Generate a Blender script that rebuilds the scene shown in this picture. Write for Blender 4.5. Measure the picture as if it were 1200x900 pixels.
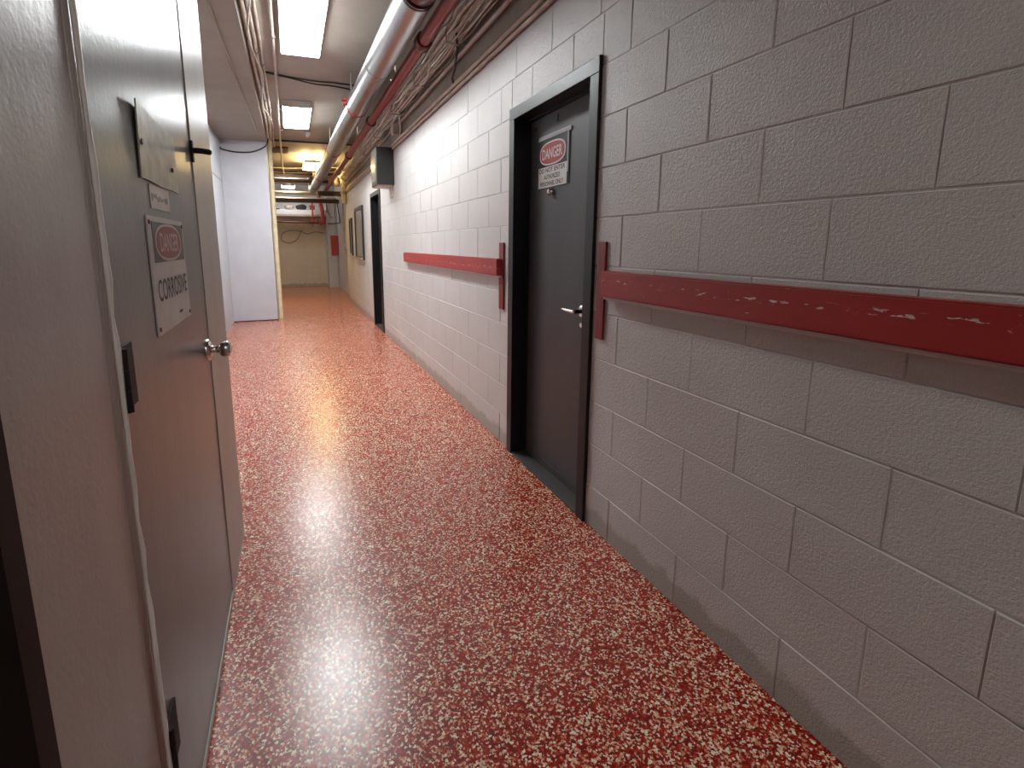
import bpy, bmesh, math, random
from mathutils import Vector, Matrix

for o in list(bpy.data.objects):
    bpy.data.objects.remove(o)
S = bpy.context.scene
COL = S.collection

# ------------------------------------------------------------------ camera
cam_data = bpy.data.cameras.new('camera')
cam = bpy.data.objects.new('camera', cam_data)
COL.objects.link(cam)
R_ = Vector((0.942761872, -0.333438747, -0.004319127))
U_ = Vector((0.060578287, 0.158513113, 0.985496760))
F_ = Vector((0.327918167, 0.929350416, -0.169639267))
m = Matrix.Identity(4)
for i in range(3):
    m[i][0], m[i][1], m[i][2] = R_[i], U_[i], -F_[i]
m[0][3], m[1][3], m[2][3] = 0.0, 0.0, 1.317
cam.matrix_world = m
cam_data.sensor_fit = 'HORIZONTAL'
cam_data.sensor_width = 36.0
cam_data.lens = 575.23 / 1200 * 36
cam_data.shift_x = (600 - 547.26) / 1200
cam_data.shift_y = -(450 - 384.525) / 1200
cam_data.clip_start = 0.02
S.camera = cam

# ------------------------------------------------------------------ world, exposure
w = bpy.data.worlds.new('world')
S.world = w
w.use_nodes = True
w.node_tree.nodes['Background'].inputs[0].default_value = (0.5, 0.5, 0.52, 1)
w.node_tree.nodes['Background'].inputs[1].default_value = 0.05
S.view_settings.view_transform = 'Standard'
S.view_settings.look = 'None'
S.view_settings.exposure = 1.35
S.view_settings.gamma = 1.0
S.view_settings.use_curve_mapping = False
LIGHT_WHITE = 24.0      # strength of the white fluorescent diffusers
LIGHT_FILL = 9.0         # strength of the unseen fill light added behind the camera
LIGHT_END = 13.0        # strength of the white light at the far end
LIGHT_WARM = 20.0       # strength of the warm far diffuser

# ------------------------------------------------------------------ key dimensions (metres)
WX = 1.25          # face of the right block wall
HB = 0.2032        # block course / half block length
Y0 = 1.6776        # phase of the block joints
CZ = 3.12          # ceiling
LX = -0.285        # face of the near left wall with the grey door
LFX = -1.0         # face of the left corridor wall beyond it
YE = 16.4          # end wall
rnd = random.Random(7)


# ------------------------------------------------------------------ material helpers
class Mat:
    def __init__(self, name):
        self.m = bpy.data.materials.new(name)
        self.m.use_nodes = True
        self.nt = self.m.node_tree
        self.b = self.nt.nodes['Principled BSDF']
        self.pos = None

    def n(self, t, **kw):
        nd = self.nt.nodes.new(t)
        for k, v in kw.items():
            setattr(nd, k, v)
        return nd

    def l(self, a, b):
        self.nt.links.new(a, b)

    def P(self):
        if not self.pos:
            self.pos = self.n('ShaderNodeNewGeometry').outputs['Position']
        return self.pos

    def noise(self, scale, detail=3, rough=0.5, vec=None, dist=0.0, stretch=None):
        nd = self.n('ShaderNodeTexNoise')
        nd.inputs['Scale'].default_value = scale
        nd.inputs['Detail'].default_value = detail
        nd.inputs['Roughness'].default_value = rough
        nd.inputs['Distortion'].default_value = dist
        v = vec or self.P()
        if stretch:
            mp = self.n('ShaderNodeMapping')
            mp.inputs['Scale'].default_value = stretch
            self.l(v, mp.inputs['Vector'])
            v = mp.outputs[0]
        self.l(v, nd.inputs['Vector'])
        return nd.outputs['Fac']

    def ramp(self, fac, stops, interp='LINEAR'):
        r = self.n('ShaderNodeValToRGB')
        r.color_ramp.interpolation = interp
        e = r.color_ramp.elements
        while len(e) < len(stops):
            e.new(0.5)
        for el, (p, c) in zip(e, stops):
            el.position = p
            el.color = (c, c, c, 1) if isinstance(c, (int, float)) else (*c, 1)
        self.l(fac, r.inputs[0])
        return r.outputs[0]

    def math(self, op, a, b=None, c=None):
        nd = self.n('ShaderNodeMath', operation=op)
        for i, v in enumerate((a, b, c)):
            if v is None:
                continue
            if isinstance(v, (int, float)):
                nd.inputs[i].default_value = v
            else:
                self.l(v, nd.inputs[i])
        return nd.outputs[0]

    def mix(self, fac, a, b):
        nd = self.n('ShaderNodeMix', data_type='RGBA')
        for i, v in ((0, fac), (6, a), (7, b)):
            if isinstance(v, (int, float)):
                nd.inputs[i].default_value = v
            elif isinstance(v, tuple):
                nd.inputs[i].default_value = (*v, 1)
            else:
                self.l(v, nd.inputs[i])
        return nd.outputs[2]

    def base(self, v):
        if isinstance(v, tuple):
            self.b.inputs['Base Color'].default_value = (*v, 1)
        else:
            self.l(v, self.b.inputs['Base Color'])

    def set(self, **kw):
        for k, v in kw.items():
            i = self.b.inputs[k.replace('_', ' ')]
            if isinstance(v, (int, float)):
                i.default_value = v
            else:
                self.l(v, i)

    def bump(self, h, strength=0.3, dist=0.002):
        nd = self.n('ShaderNodeBump')
        nd.inputs['Strength'].default_value = strength
        nd.inputs['Distance'].default_value = dist
        self.l(h, nd.inputs['Height'])
        self.l(nd.outputs[0], self.b.inputs['Normal'])

    def z(self):
        s = self.n('ShaderNodeSeparateXYZ')
        self.l(self.P(), s.inputs[0])
        return s.outputs


def simple(name, col, rough=0.5, metal=0.0, var=0.12, vs=9.0, bump=0.0, bs=120.0, bd=0.002, spec=0.5):
    M = Mat(name)
    nf = M.noise(vs, 4)
    lo = tuple(max(0, c * (1 - var)) for c in col)
    hi = tuple(min(1, c * (1 + var)) for c in col)
    M.base(M.ramp(nf, [(0.3, lo), (0.7, hi)]))
    M.set(Roughness=rough, Metallic=metal, Specular_IOR_Level=spec)
    if bump:
        M.bump(M.noise(bs, 3), bump, bd)
    return M.m


def paint_block(name, col, rough=0.36, bump=0.55):
    M = Mat(name)
    a = M.noise(2.0, 4)
    c0 = M.ramp(a, [(0.3, tuple(c * 0.93 for c in col)), (0.7, tuple(min(1, c * 1.05) for c in col))])
    # pin holes and scuffs of the rough block face
    pits = M.ramp(M.noise(95, 2), [(0.70, 0.0), (0.76, 1.0)])
    big = M.ramp(M.noise(5, 2), [(0.45, 0.0), (0.6, 0.55)])
    c1 = M.mix(M.math('MULTIPLY', pits, big), c0, tuple(c * 0.45 for c in col))
    # mop-water grime along the floor line
    z = M.z()[2]
    g = M.math('ADD', z, M.math('MULTIPLY', M.noise(9, 5, 0.6), -0.15))
    gm = M.ramp(g, [(0.0, 0.5), (0.03, 0.0)])
    c2 = M.mix(gm, c1, (0.20, 0.17, 0.12))
    M.base(c2)
    M.set(Roughness=rough, Specular_IOR_Level=0.38)
    h = M.math('ADD', M.math('MULTIPLY', M.noise(260, 2, 0.6), 0.7), M.math('MULTIPLY', M.noise(125, 1), 0.8))
    M.bump(h, bump, 0.0026)
    return M.m


def epoxy_floor():
    M = Mat('red flake epoxy')
    nz = M.n('ShaderNodeTexNoise')
    nz.inputs['Scale'].default_value = 170
    nz.inputs['Detail'].default_value = 2
    M.l(M.P(), nz.inputs['Vector'])
    mp = M.n('ShaderNodeVectorMath', operation='MULTIPLY_ADD')
    mp.inputs[1].default_value = (0.009, 0.009, 0.009)
    M.l(nz.outputs['Color'], mp.inputs[0])
    M.l(M.P(), mp.inputs[2])
    v = M.n('ShaderNodeTexVoronoi')
    v.inputs['Scale'].default_value = 170
    M.l(mp.outputs[0], v.inputs['Vector'])
    sp = M.n('ShaderNodeSeparateColor')
    M.l(v.outputs['Color'], sp.inputs[0])
    flake = M.ramp(sp.outputs[0], [(0.0, (0.18, 0.006, 0.002)), (0.32, (0.32, 0.012, 0.004)),
                                   (0.56, (0.48, 0.040, 0.016)), (0.69, (0.66, 0.24, 0.14)),
                                   (0.79, (0.76, 0.52, 0.36)), (0.91, (0.90, 0.78, 0.58))], 'CONSTANT')
    M.base(flake)
    M.set(Roughness=M.ramp(M.noise(3.0, 3), [(0.3, 0.22), (0.7, 0.26)]))
    h = M.math('ADD', M.math('MULTIPLY', sp.outputs[1], 0.5), M.noise(150, 3, 0.6))
    M.bump(h, 0.26, 0.0016)
    M.set(Specular_IOR_Level=0.5)
    return M.m


def worn_gloss(name, col, rough, stain=0.5, spec=0.4, peel=0.22):
    M = Mat(name)
    a = M.noise(2.2, 4, 0.55, stretch=(1, 1, 0.3))
    c = M.ramp(a, [(0.25, tuple(x * 0.84 for x in col)), (0.75, tuple(min(1, x * 1.12) for x in col))])
    st = M.ramp(M.noise(7, 3, 0.5, stretch=(1, 1, 0.12)), [(0.45, 0.0), (0.85, stain)])
    c = M.mix(st, c, tuple(x * 0.5 for x in col))
    ch = M.ramp(M.noise(34, 1), [(0.83, 0.0), (0.85, 0.9)])
    c = M.mix(ch, c, (0.03, 0.025, 0.025))
    M.base(c)
    M.set(Roughness=rough, Specular_IOR_Level=spec)
    M.bump(M.math('ADD', M.noise(120, 2), M.math('MULTIPLY', M.noise(45, 1, stretch=(1, 1, .6)), 0.8)), peel, 0.0016)
    return M.m


def red_board():
    M = Mat('chipped red paint on timber')
    a = M.noise(6, 4, stretch=(1, 0.3, 1))
    c = M.ramp(a, [(0.3, (0.30, 0.020, 0.020)), (0.7, (0.38, 0.034, 0.030))])
    z = M.z()
    # scraped line that runs along the board at trolley height
    d = M.math('ABSOLUTE', M.math('SUBTRACT', z[2], M.math('MULTIPLY_ADD', M.noise(3, 3), 0.02, 1.153)))
    band = M.ramp(d, [(0.004, 1.0), (0.011, 0.0)])
    ch = M.ramp(M.noise(60, 4, 0.65, stretch=(1, 0.45, 1.6)), [(0.60, 0.0), (0.62, 1.0)])
    top = M.ramp(M.math('ADD', z[2], M.math('MULTIPLY', M.noise(9, 3), 0.03)), [(0.0, 0.0), (1.0, 0.0)])
    ch2 = M.ramp(M.noise(60, 4, 0.7, stretch=(1, 0.3, 1.2)), [(0.70, 0.0), (0.72, 0.9)])
    f = M.math('MAXIMUM', M.math('MULTIPLY', band, ch), ch2)
    M.base(M.mix(f, c, (0.72, 0.62, 0.56)))
    M.set(Roughness=0.42)
    M.bump(M.math('ADD', M.noise(30, 4, stretch=(1, 0.3, 1)), M.math('MULTIPLY', f, -0.6)), 0.5, 0.003)
    return M.m


def emit(name, col, strength):
    M = Mat(name)
    M.base((0.9, 0.9, 0.9))
    M.b.inputs['Emission Color'].default_value = (*col, 1)
    M.b.inputs['Emission Strength'].default_value = strength
    return M.m


def metal_jacket():
    M = Mat('dull aluminium jacket')
    a = M.noise(5, 5, 0.65, stretch=(1, 0.4, 1))
    M.base(M.ramp(a, [(0.3, (0.38, 0.375, 0.37)), (0.7, (0.45, 0.445, 0.44))]))
    M.set(Metallic=1.0, Roughness=0.29)
    return M.m


m_block = paint_block('grey painted block', (0.575, 0.56, 0.545), 0.34, 0.9)
m_blockw = paint_block('cream painted block', (0.66, 0.60, 0.50), 0.42)
m_mortar = simple('grey painted mortar', (0.545, 0.53, 0.515), 0.5, bump=0.5)
m_upper = simple('beige painted upper wall', (0.29, 0.25, 0.205), 0.55, bump=0.2, bs=60)
m_ceil = simple('beige painted ceiling', (0.36, 0.33, 0.285), 0.6, var=0.08, vs=3, bump=0.15, bs=40)
m_soff = simple('brown beige soffit paint', (0.27, 0.235, 0.20), 0.6, var=0.08, vs=3, bump=0.15, bs=40)
m_white = simple('white wall paint', (0.51, 0.52, 0.56), 0.45, var=0.05, vs=4, bump=0.12, bs=70)
m_floor = epoxy_floor()
m_gdoor = worn_gloss('glossy grey door paint', (0.115, 0.106, 0.104), 0.29, 0.8, 0.33)
m_gwall = worn_gloss('glossy grey wall paint', (0.36, 0.33, 0.315), 0.33, 0.2, 0.42, 0.3)
m_gpale = worn_gloss('pale grey wall paint', (0.38, 0.35, 0.315), 0.38, 0.3, 0.35)
m_caulk = simple('old white caulk', (0.68, 0.66, 0.64), 0.5, bump=0.6, bs=60)
m_bdoor = worn_gloss('charcoal door paint', (0.065, 0.062, 0.063), 0.36, 0.3)
m_bframe = worn_gloss('black door frame paint', (0.010, 0.010, 0.011), 0.36, 0.1, 0.35)
m_dark = simple('dark brown door', (0.014, 0.008, 0.007), 0.6, spec=0.2)
m_kick = simple('dull black threshold', (0.05, 0.045, 0.042), 0.5, bump=0.5, bs=40)
m_rail = red_board()
m_redpipe = simple('red pipe paint', (0.22, 0.018, 0.018), 0.35, bump=0.1, bs=40)
m_redbright = simple('bright red paint', (0.34, 0.028, 0.018), 0.45)
m_oxide = simple('dark oxide red paint', (0.10, 0.012, 0.012), 0.3)
m_band = simple('rusty band steel', (0.16, 0.06, 0.045), 0.45, metal=0.3)
m_jacket = metal_jacket()
m_steel = simple('bright steel', (0.72, 0.71, 0.70), 0.22, metal=1.0)
m_chrome = simple('brushed nickel', (0.62, 0.60, 0.57), 0.26, metal=1.0)
m_zinc = simple('dull zinc conduit', (0.36, 0.32, 0.28), 0.45, metal=0.2)
m_cond = simple('beige painted conduit', (0.50, 0.43, 0.36), 0.45, var=0.2)
m_cable = simple('dusty white cable', (0.58, 0.52, 0.46), 0.5, var=0.25, vs=14)
m_cable2 = simple('tan cable', (0.40, 0.32, 0.24), 0.5, var=0.25, vs=14)
m_blue = simple('blue cable', (0.08, 0.10, 0.22), 0.45)
m_black = simple('black rubber', (0.015, 0.014, 0.014), 0.45)
m_blackmet = simple('black painted steel', (0.02, 0.019, 0.019), 0.38)
m_hinge = simple('black iron hinge', (0.012, 0.011, 0.010), 0.6, bump=0.5, bs=80, spec=0.2)
m_signw = simple('white sign enamel', (0.66, 0.63, 0.60), 0.35, var=0.06)
m_signwd = simple('faded white sign enamel', (0.50, 0.47, 0.45), 0.42, var=0.1, spec=0.3)
m_signk = simple('black sign enamel', (0.012, 0.012, 0.013), 0.5, spec=0.25)
m_signkd = simple('faded black sign enamel', (0.035, 0.028, 0.027), 0.45, spec=0.25)
m_signr = simple('red sign enamel', (0.42, 0.022, 0.035), 0.35, var=0.06)
m_signrd = simple('faded red sign enamel', (0.22, 0.028, 0.026), 0.45, var=0.15, spec=0.25)
m_oval = simple('faded pink oval rim', (0.46, 0.30, 0.28), 0.3)
m_oval2 = simple('smudged grey ink', (0.22, 0.20, 0.19), 0.5)
m_plate = simple('tarnished brass plate', (0.27, 0.25, 0.205), 0.46, metal=0.3, var=0.3, vs=18, bump=.2, bs=30)
m_film = simple('clear film strip', (0.42, 0.43, 0.44), 0.22)
m_wood = simple('brown painted steel beam', (0.13, 0.075, 0.045), 0.5)
m_creampipe = simple('cream pipe paint', (0.72, 0.62, 0.40), 0.45)
m_housing = simple('white lamp housing', (0.62, 0.60, 0.55), 0.4)
m_paper = simple('grey notice board', (0.30, 0.29, 0.27), 0.25, var=0.1)
m_glassy = simple('smoked glass front', (0.30, 0.28, 0.25), 0.08)
m_lamp = emit('white diffuser', (0.96, 0.995, 1.0), LIGHT_WHITE)
m_lampfill = emit('added fill diffuser', (1.0, 0.98, 0.92), LIGHT_FILL)
m_lampe = emit('plain white diffuser', (1.0, 0.96, 0.90), LIGHT_END)
m_lampw = emit('warm diffuser', (1.0, 0.74, 0.32), LIGHT_WARM)


# ------------------------------------------------------------------ geometry helpers
def obj(name, me, mat, parent=None):
    if isinstance(me, bmesh.types.BMesh):
        bm = me
        me = bpy.data.meshes.new(name)
        if parent is not None and parent.type == 'EMPTY' and not parent.get('_rot'):
            bmesh.ops.translate(bm, verts=bm.verts, vec=-parent.location)
        bmesh.ops.recalc_face_normals(bm, faces=bm.faces)
        bm.to_mesh(me)
        bm.free()
        me.materials.append(mat)
    o = bpy.data.objects.new(name, me)
    COL.objects.link(o)
    if parent is not None:
        o.parent = parent
    return o


def sub(name, bm, mat, part):
    """sub-part: shares the local frame of its part"""
    root = part.parent
    if root is not None and root.type == 'EMPTY' and not root.get('_rot'):
        bmesh.ops.translate(bm, verts=bm.verts, vec=-root.location)
    return obj(name, bm, mat, part)


def tag(o, label, cat=None, group=None, kind=None):
    o['label'] = label
    if cat:
        o['category'] = cat
    if group:
        o['group'] = group
    if kind:
        o['kind'] = kind
    return o


def thing(name, label, cat, loc, group=None, kind=None):
    o = bpy.data.objects.new(name, None)
    COL.objects.link(o)
    o.location = loc
    o.empty_display_size = 0.1
    return tag(o, label, cat, group, kind)


def bx(bm, x0, x1, y0, y1, z0, z1, bev=0.0):
    vs = [bm.verts.new((x, y, z)) for x in (x0, x1) for y in (y0, y1) for z in (z0, z1)]
    fs = [bm.faces.new([vs[i] for i in q]) for q in
          ((0, 1, 3, 2), (4, 6, 7, 5), (0, 4, 5, 1), (2, 3, 7, 6), (0, 2, 6, 4), (1, 5, 7, 3))]
    if bev:
        es = {e for f in fs for e in f.edges}
        bmesh.ops.bevel(bm, geom=list(es), offset=bev, segments=2, affect='EDGES', profile=0.6)
    return bm


def box(*a, bev=0.0):
    return bx(bmesh.new(), *a, bev=bev)


def tube(bm, pts, r, seg=8, caps=True):
    pts = [Vector(p) for p in pts]
    rs = r if isinstance(r, (list, tuple)) else [r] * len(pts)
    t0 = (pts[1] - pts[0]).normalized()
    up = Vector((0, 0, 1)) if abs(t0.z) < 0.9 else Vector((1, 0, 0))
    n = t0.cross(up).normalized()
    rings = []
    for i, p in enumerate(pts):
        if i == 0:
            t = t0
        elif i == len(pts) - 1:
            t = (pts[i] - pts[i - 1]).normalized()
        else:
            t = ((pts[i + 1] - p).normalized() + (p - pts[i - 1]).normalized())
            t = t.normalized() if t.length > 1e-6 else (p - pts[i - 1]).normalized()
        n = (n - t * n.dot(t)).normalized()
        b = t.cross(n)
        rings.append([bm.verts.new(p + (n * math.cos(a) + b * math.sin(a)) * rs[i])
                      for a in (2 * math.pi * k / seg for k in range(seg))])
    for A, B in zip(rings, rings[1:]):
        for k in range(seg):
            f = bm.faces.new((A[k], A[(k + 1) % seg], B[(k + 1) % seg], B[k]))
            f.smooth = True
    if caps:
        bm.faces.new([bm.verts.new(v.co) for v in rings[0][::-1]])
        bm.faces.new([bm.verts.new(v.co) for v in rings[-1]])
    return bm


def tb(pts, r, seg=8):
    return tube(bmesh.new(), pts, r, seg)


def catmull(pts, n=6):
    P = [Vector(p) for p in pts]
    P = [P[0] * 2 - P[1]] + P + [P[-1] * 2 - P[-2]]
    out = []
    for i in range(1, len(P) - 2):
        for k in range(n):
            t = k / n
            a, b, c, d = P[i - 1:i + 3]
            out.append(0.5 * ((2 * b) + (c - a) * t + (2 * a - 5 * b + 4 * c - d) * t * t
                              + (3 * b - a - 3 * c + d) * t ** 3))
    out.append(P[-2])
    return out


def block_bm(bm, x, y0, y1, z0, z1, depth=0.02, ch=0.0018):
    """one wall block facing -X (depth>0 goes to +X) with a chamfered face"""
    def ring(xx, i):
        return [bm.verts.new((xx, y, z)) for y, z in
                ((y0 + i, z0 + i), (y1 - i, z0 + i), (y1 - i, z1 - i), (y0 + i, z1 - i))]
    a = ring(x, ch)
    b = ring(x + math.copysign(ch, depth), 0)
    c = ring(x + depth, 0)
    bm.faces.new(a)
    for A, B in ((a, b), (b, c)):
        for k in range(4):
            bm.faces.new((A[k], B[k], B[(k + 1) % 4], A[(k + 1) % 4]))
    bm.faces.new(c[::-1])
    return bm


def cut(iv, holes):
    """subtract (y0,y1) holes from an interval"""
    out = [iv]
    for h0, h1 in holes:
        nxt = []
        for a, b in out:
            if h1 <= a or h0 >= b:
                nxt.append((a, b))
            else:
                if h0 - a > 0.03:
                    nxt.append((a, h0))
                if b - h1 > 0.03:
                    nxt.append((h1, b))
        out = nxt
    return out


# ------------------------------------------------------------------ setting: floor, ceiling
tag(obj('floor', box(-1.6, 1.95, -3.0, YE + 0.3, -0.12, 0.0), m_floor),
    'glossy red floor scattered with cream flakes', 'floor', kind='structure')
tag(obj('ceiling', box(-1.6, 1.95, -3.0, YE + 0.3, CZ, CZ + 0.15), m_ceil),
    'beige painted ceiling slab above the corridor', 'ceiling', kind='structure')
tag(obj('ceiling_soffit', box(LFX - 0.2, -0.27, 0.0, 9.2, 3.0, CZ), m_soff),
    'brown lowered soffit along the left side of the ceiling', 'soffit', kind='structure')

# ------------------------------------------------------------------ setting: right block wall
D1 = (1.855, 2.745, 2.075)     # near right door: outer frame y0, y1, top
D3 = (7.25, 8.14, 2.10)        # far right door
YR = 12.0                      # where the right wall steps back
bm = bmesh.new()
xb0, xb1 = WX + 0.0025, WX + 0.22
for a, b in cut((-3.0, YR), [(D1[0] + .02, D1[1] - .02), (D3[0] + .02, D3[1] - .02)]):
    bx(bm, xb0, xb1, a, b, 0.0, 2.44)
bx(bm, xb0, xb1, D1[0] + .02, D1[1] - .02, D1[2] - .02, 2.44)
bx(bm, xb0, xb1, D3[0] + .02, D3[1] - .02, D3[2] - .02, 2.44)
wall_r = tag(obj('wall_right', bm, m_mortar), 'long wall of grey painted concrete blocks on the right of the corridor',
             'wall', kind='structure')
up = obj('upper_wall', box(WX + 0.004, WX + 0.22, -3.0, YR, 2.4402, CZ), m_upper, wall_r)
up['label'] = 'beige strip of wall above the block courses'
obj('wall_return', box(WX + 0.2201, 1.5, YR - .2, YR - .0005, 0, CZ), m_white, wall_r)
shared = {}
far_bm = bmesh.new()
nb = 0
J = 0.0024
for k in range(12):
    z0, z1 = k * HB + J, (k + 1) * HB - J
    if k == 0:
        z0 = 0.002
    off = Y0 if k % 2 == 0 else Y0 - HB
    n0 = math.floor((-0.75 - off) / (2 * HB))
    y = off + n0 * 2 * HB
    while y < YR - 0.01:
        ya, yb = y + J, min(y + 2 * HB - J, YR)
        for (d0, d1, dt) in (D1, D3):
            pass
        pieces = [(ya, yb, z0, z1)]
        for (d0, d1, dt) in (D1, D3):
            nxt = []
            for (a, b, c, d) in pieces:
                if b <= d0 or a >= d1 or c >= dt:
                    nxt.append((a, b, c, d))
                    continue
                for (a2, b2) in cut((a, b), [(d0, d1)]):
                    nxt.append((a2, b2, c, d))
                if d > dt + 0.03:
                    nxt.append((max(a, d0 + .001), min(b, d1 - .001), dt + .002, d))
            pieces = nxt
        for (a, b, c, d) in pieces:
            if b - a < 0.02:
                continue
            if y > 5.9:
                block_bm(far_bm, WX, a, b, c, d)
                continue
            key = (round(b - a, 4), round(d - c, 4))
            jx = rnd.uniform(-0.0012, 0.0012)
            if key not in shared:
                q = bmesh.new()
                block_bm(q, 0, 0, b - a, 0, d - c)
                o = obj('block', q, m_block, wall_r)
                shared[key] = o.data
            else:
                o = obj('block', shared[key], None, wall_r)
            o.location = (WX + jx, a, c)
            nb += 1
        y += 2 * HB
fb = obj('far_blocks', far_bm, m_block, wall_r)
fb['kind'] = 'stuff'

# far right wall, stepped back, and end wall
bm = bmesh.new()
bx(bm, 1.37, 1.6, YR, YE + 0.2, 0, CZ)
wr2 = tag(obj('wall_right_far', bm, m_white), 'white painted wall set back beyond the cream block wall', 'wall', kind='structure')
bm = bmesh.new()
bx(bm, LFX - .2, 1.37, YE + 0.012, YE + 0.2, 0, 2.2)
wall_e = tag(obj('wall_end', bm, m_mortar), 'beige block wall closing the far end of the corridor', 'wall', kind='structure')
obj('upper_wall', box(LFX - .2, 1.37, YE + 0.01, YE + 0.2, 2.2, CZ), m_white, wall_e)
shared = {}
for k in range(11):
    off = 0 if k % 2 else HB
    y = LFX - off
    while y < 1.37:
        a, b = max(y + .004, LFX), min(y + 2 * HB - .004, 1.368)
        if b - a > 0.03:
            key = round(b - a, 3)
            if key not in shared:
                q = bmesh.new()
                bx(q, 0, b - a, 0, 0.02, 0, HB - .008)
                o = obj('block', q, m_blockw, wall_e)
                shared[key] = o.data
            else:
                o = obj('block', shared[key], None, wall_e)
            o.location = (a, YE - rnd.uniform(0, .003), k * HB + .004)
        y += 2 * HB
tag(obj('wall_pilaster', box(1.06, 1.3695, 15.7, YE - 0.005, 0, 2.75), m_white), 'white pilaster in the far corner behind the red box',
    'pilaster', kind='structure')

# left side
bm = bmesh.new()
DL = (0.945, 1.86, 2.08)       # grey door in the near left wall
DN = (-0.36, 0.60, 2.08)       # dark doorway beside the camera
bx(bm, LX - .12, LX, DL[1] + .0015, 2.30, 0, CZ)
bx(bm, LX - .12, LX, DN[1], DL[0] - .004, 0, CZ)
bx(bm, LX - .12, LX, DL[0] - .004, DL[1] + .004, DL[2], CZ)
bx(bm, LX - .12, LX, -3.0, DN[0], 0, CZ)
bx(bm, LX - .12, LX, DN[0], DN[1], DN[2], CZ)
bx(bm, LFX, LX - .12, 2.18, 2.30, 0, CZ)
wl = tag(obj('wall_left', bm, m_gwall), 'glossy grey wall around the corrosive store door', 'wall', kind='structure')
p = obj('door_surround', box(LX, LX + .0008, DL[1] + .002, 2.2995, 0.002, 2.9), m_gpale, wl)
p['label'] = 'paler grey strip of wall on the knob side of the door'
# rolled bead and caulk on the hinge side
bm = bmesh.new()
zz = [i * 0.06 for i in range(50)]
tube(bm, [(LX + .001 + rnd.uniform(-.001, .002), DL[0] - .006 + rnd.uniform(-.002, .002), z + .002) for z in zz],
     [0.0065 + rnd.uniform(-.0015, .002) for z in zz], 6)
q = obj('caulk_bead', bm, m_caulk, wl)
bm = bmesh.new()
prof = [(DL[0] - .042 + .026 * t / 8, .0065 * math.sin(math.pi * t / 8)) for t in range(9)]
lo_ = [bm.verts.new((LX - .001 + dx, y, .002)) for y, dx in prof]
hi_ = [bm.verts.new((LX - .001 + dx, y, 2.9)) for y, dx in prof]
for k in range(8):
    f = bm.faces.new((lo_[k], lo_[k + 1], hi_[k + 1], hi_[k]))
    f.smooth = True
bm.faces.new((lo_[0], hi_[0], hi_[8], lo_[8]))
bm.faces.new(lo_)
bm.faces.new(hi_[::-1])
obj('rounded_bead', bm, m_gwall, wl)
bm = bmesh.new()
bx(bm, LFX - .2, LFX, 2.30, YE + .2, 0, 3.0)
wlc = tag(obj('wall_left_far', bm, m_white), 'white painted wall set back past the grey door', 'wall', kind='structure')
obj('seam_strip', box(LFX - .001, LFX + .006, 7.3, 9.195, 2.335, 2.347), m_zinc, wlc)
pt = tag(obj('wall_partition', box(LFX + .001, -0.29, 9.2, 9.62, 0, 3.0), m_white), 'plain white partition wall jutting into the corridor',
         'wall', kind='structure')
tag(obj('trim_1', box(LFX + .001, -0.285, 9.186, 9.1995, 0, 0.018), simple('dark red base line', (.12, .02, .02), .4)),
    'thin dark red base line under the white partition', 'trim', kind='structure')
tag(obj('wall_back', box(-1.6, 1.95, -3.15, -3.0, 0, CZ), m_gwall), 'wall closing the corridor behind the camera', 'wall', kind='structure')


# ------------------------------------------------------------------ doors
def rdoor(name, label, d, leafx, mleaf, fw=0.065):
    y0, y1, zt = d
    r = thing(name, label, 'door', (WX, (y0 + y1) / 2, 0), kind='structure')
    xf = WX - 0.016
    obj('jamb', box(xf, WX + .18, y0, y0 + fw, 0.001, zt - fw, bev=.003), m_bframe, r)
    obj('jamb', box(xf, WX + .18, y1 - fw, y1, 0.001, zt - fw, bev=.003), m_bframe, r)
    obj('head_jamb', box(xf, WX + .18, y0, y1, zt - fw + .0005, zt, bev=.003), m_bframe, r)
    bm = bmesh.new()
    bx(bm, leafx - .016, leafx - .002, y1 - fw - .016, y1 - fw, 0.02, zt - fw)
    bx(bm, leafx - .016, leafx - .002, y0 + fw, y1 - fw - .017, zt - fw - .016, zt - fw)
    obj('door_stop', bm, m_bframe, r)
    lf = obj('door_leaf', box(leafx, leafx + .045, y0 + fw + .002, y1 - fw - .002, 0.012, zt - fw - .003, bev=.002), mleaf, r)
    obj('threshold', box(WX - .01, WX + .18, y0 + fw, y1 - fw, 0.001, 0.012, bev=.003), m_kick, r)
    return r, lf


LEAF = WX + 0.085
d1, leaf1 = rdoor('door_1', 'charcoal steel door in a black frame with a danger sign and lever', D1, LEAF, m_bdoor)
bm = bmesh.new()
bx(bm, LEAF - .003, LEAF + .001, D1[0] + .072, D1[1] - .072, .014, .055, bev=.001)
sub('kick_strip', bm, m_kick, leaf1)
# lever handle
hz, hy = 0.985, 2.075
hd = obj('lever_handle', tb([(LEAF - .001, hy, hz), (LEAF - .006, hy, hz), (LEAF - .008, hy, hz)], [.031, .031, .024], 20), m_chrome, d1)
sub('spindle', tb([(LEAF - .007, hy, hz), (LEAF - .052, hy, hz)], .011, 12), m_blackmet, hd)
bm = bmesh.new()
pts = [(LEAF - .05, hy - .012, hz), (LEAF - .055, hy, hz), (LEAF - .057, hy + .03, hz + .001), (LEAF - .055, hy + .075, hz + .002), (LEAF - .05, hy + .105, hz + .001)]
tube(bm, catmull(pts, 4), [.0115 - .0002 * i for i in range(17)], 10)
sub('lever', bm, m_chrome, hd)
obj('lock_cylinder', tb([(LEAF - .001, hy - .005, hz - .068), (LEAF - .008, hy - .005, hz - .068)], [.016, .013], 14), m_chrome, d1)
obj('door_viewer', tb([(LEAF - .001, 2.405, 1.588), (LEAF - .02, 2.405, 1.588), (LEAF - .026, 2.405, 1.588)], [.020, .019, .009], 16), m_chrome, d1)
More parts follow.
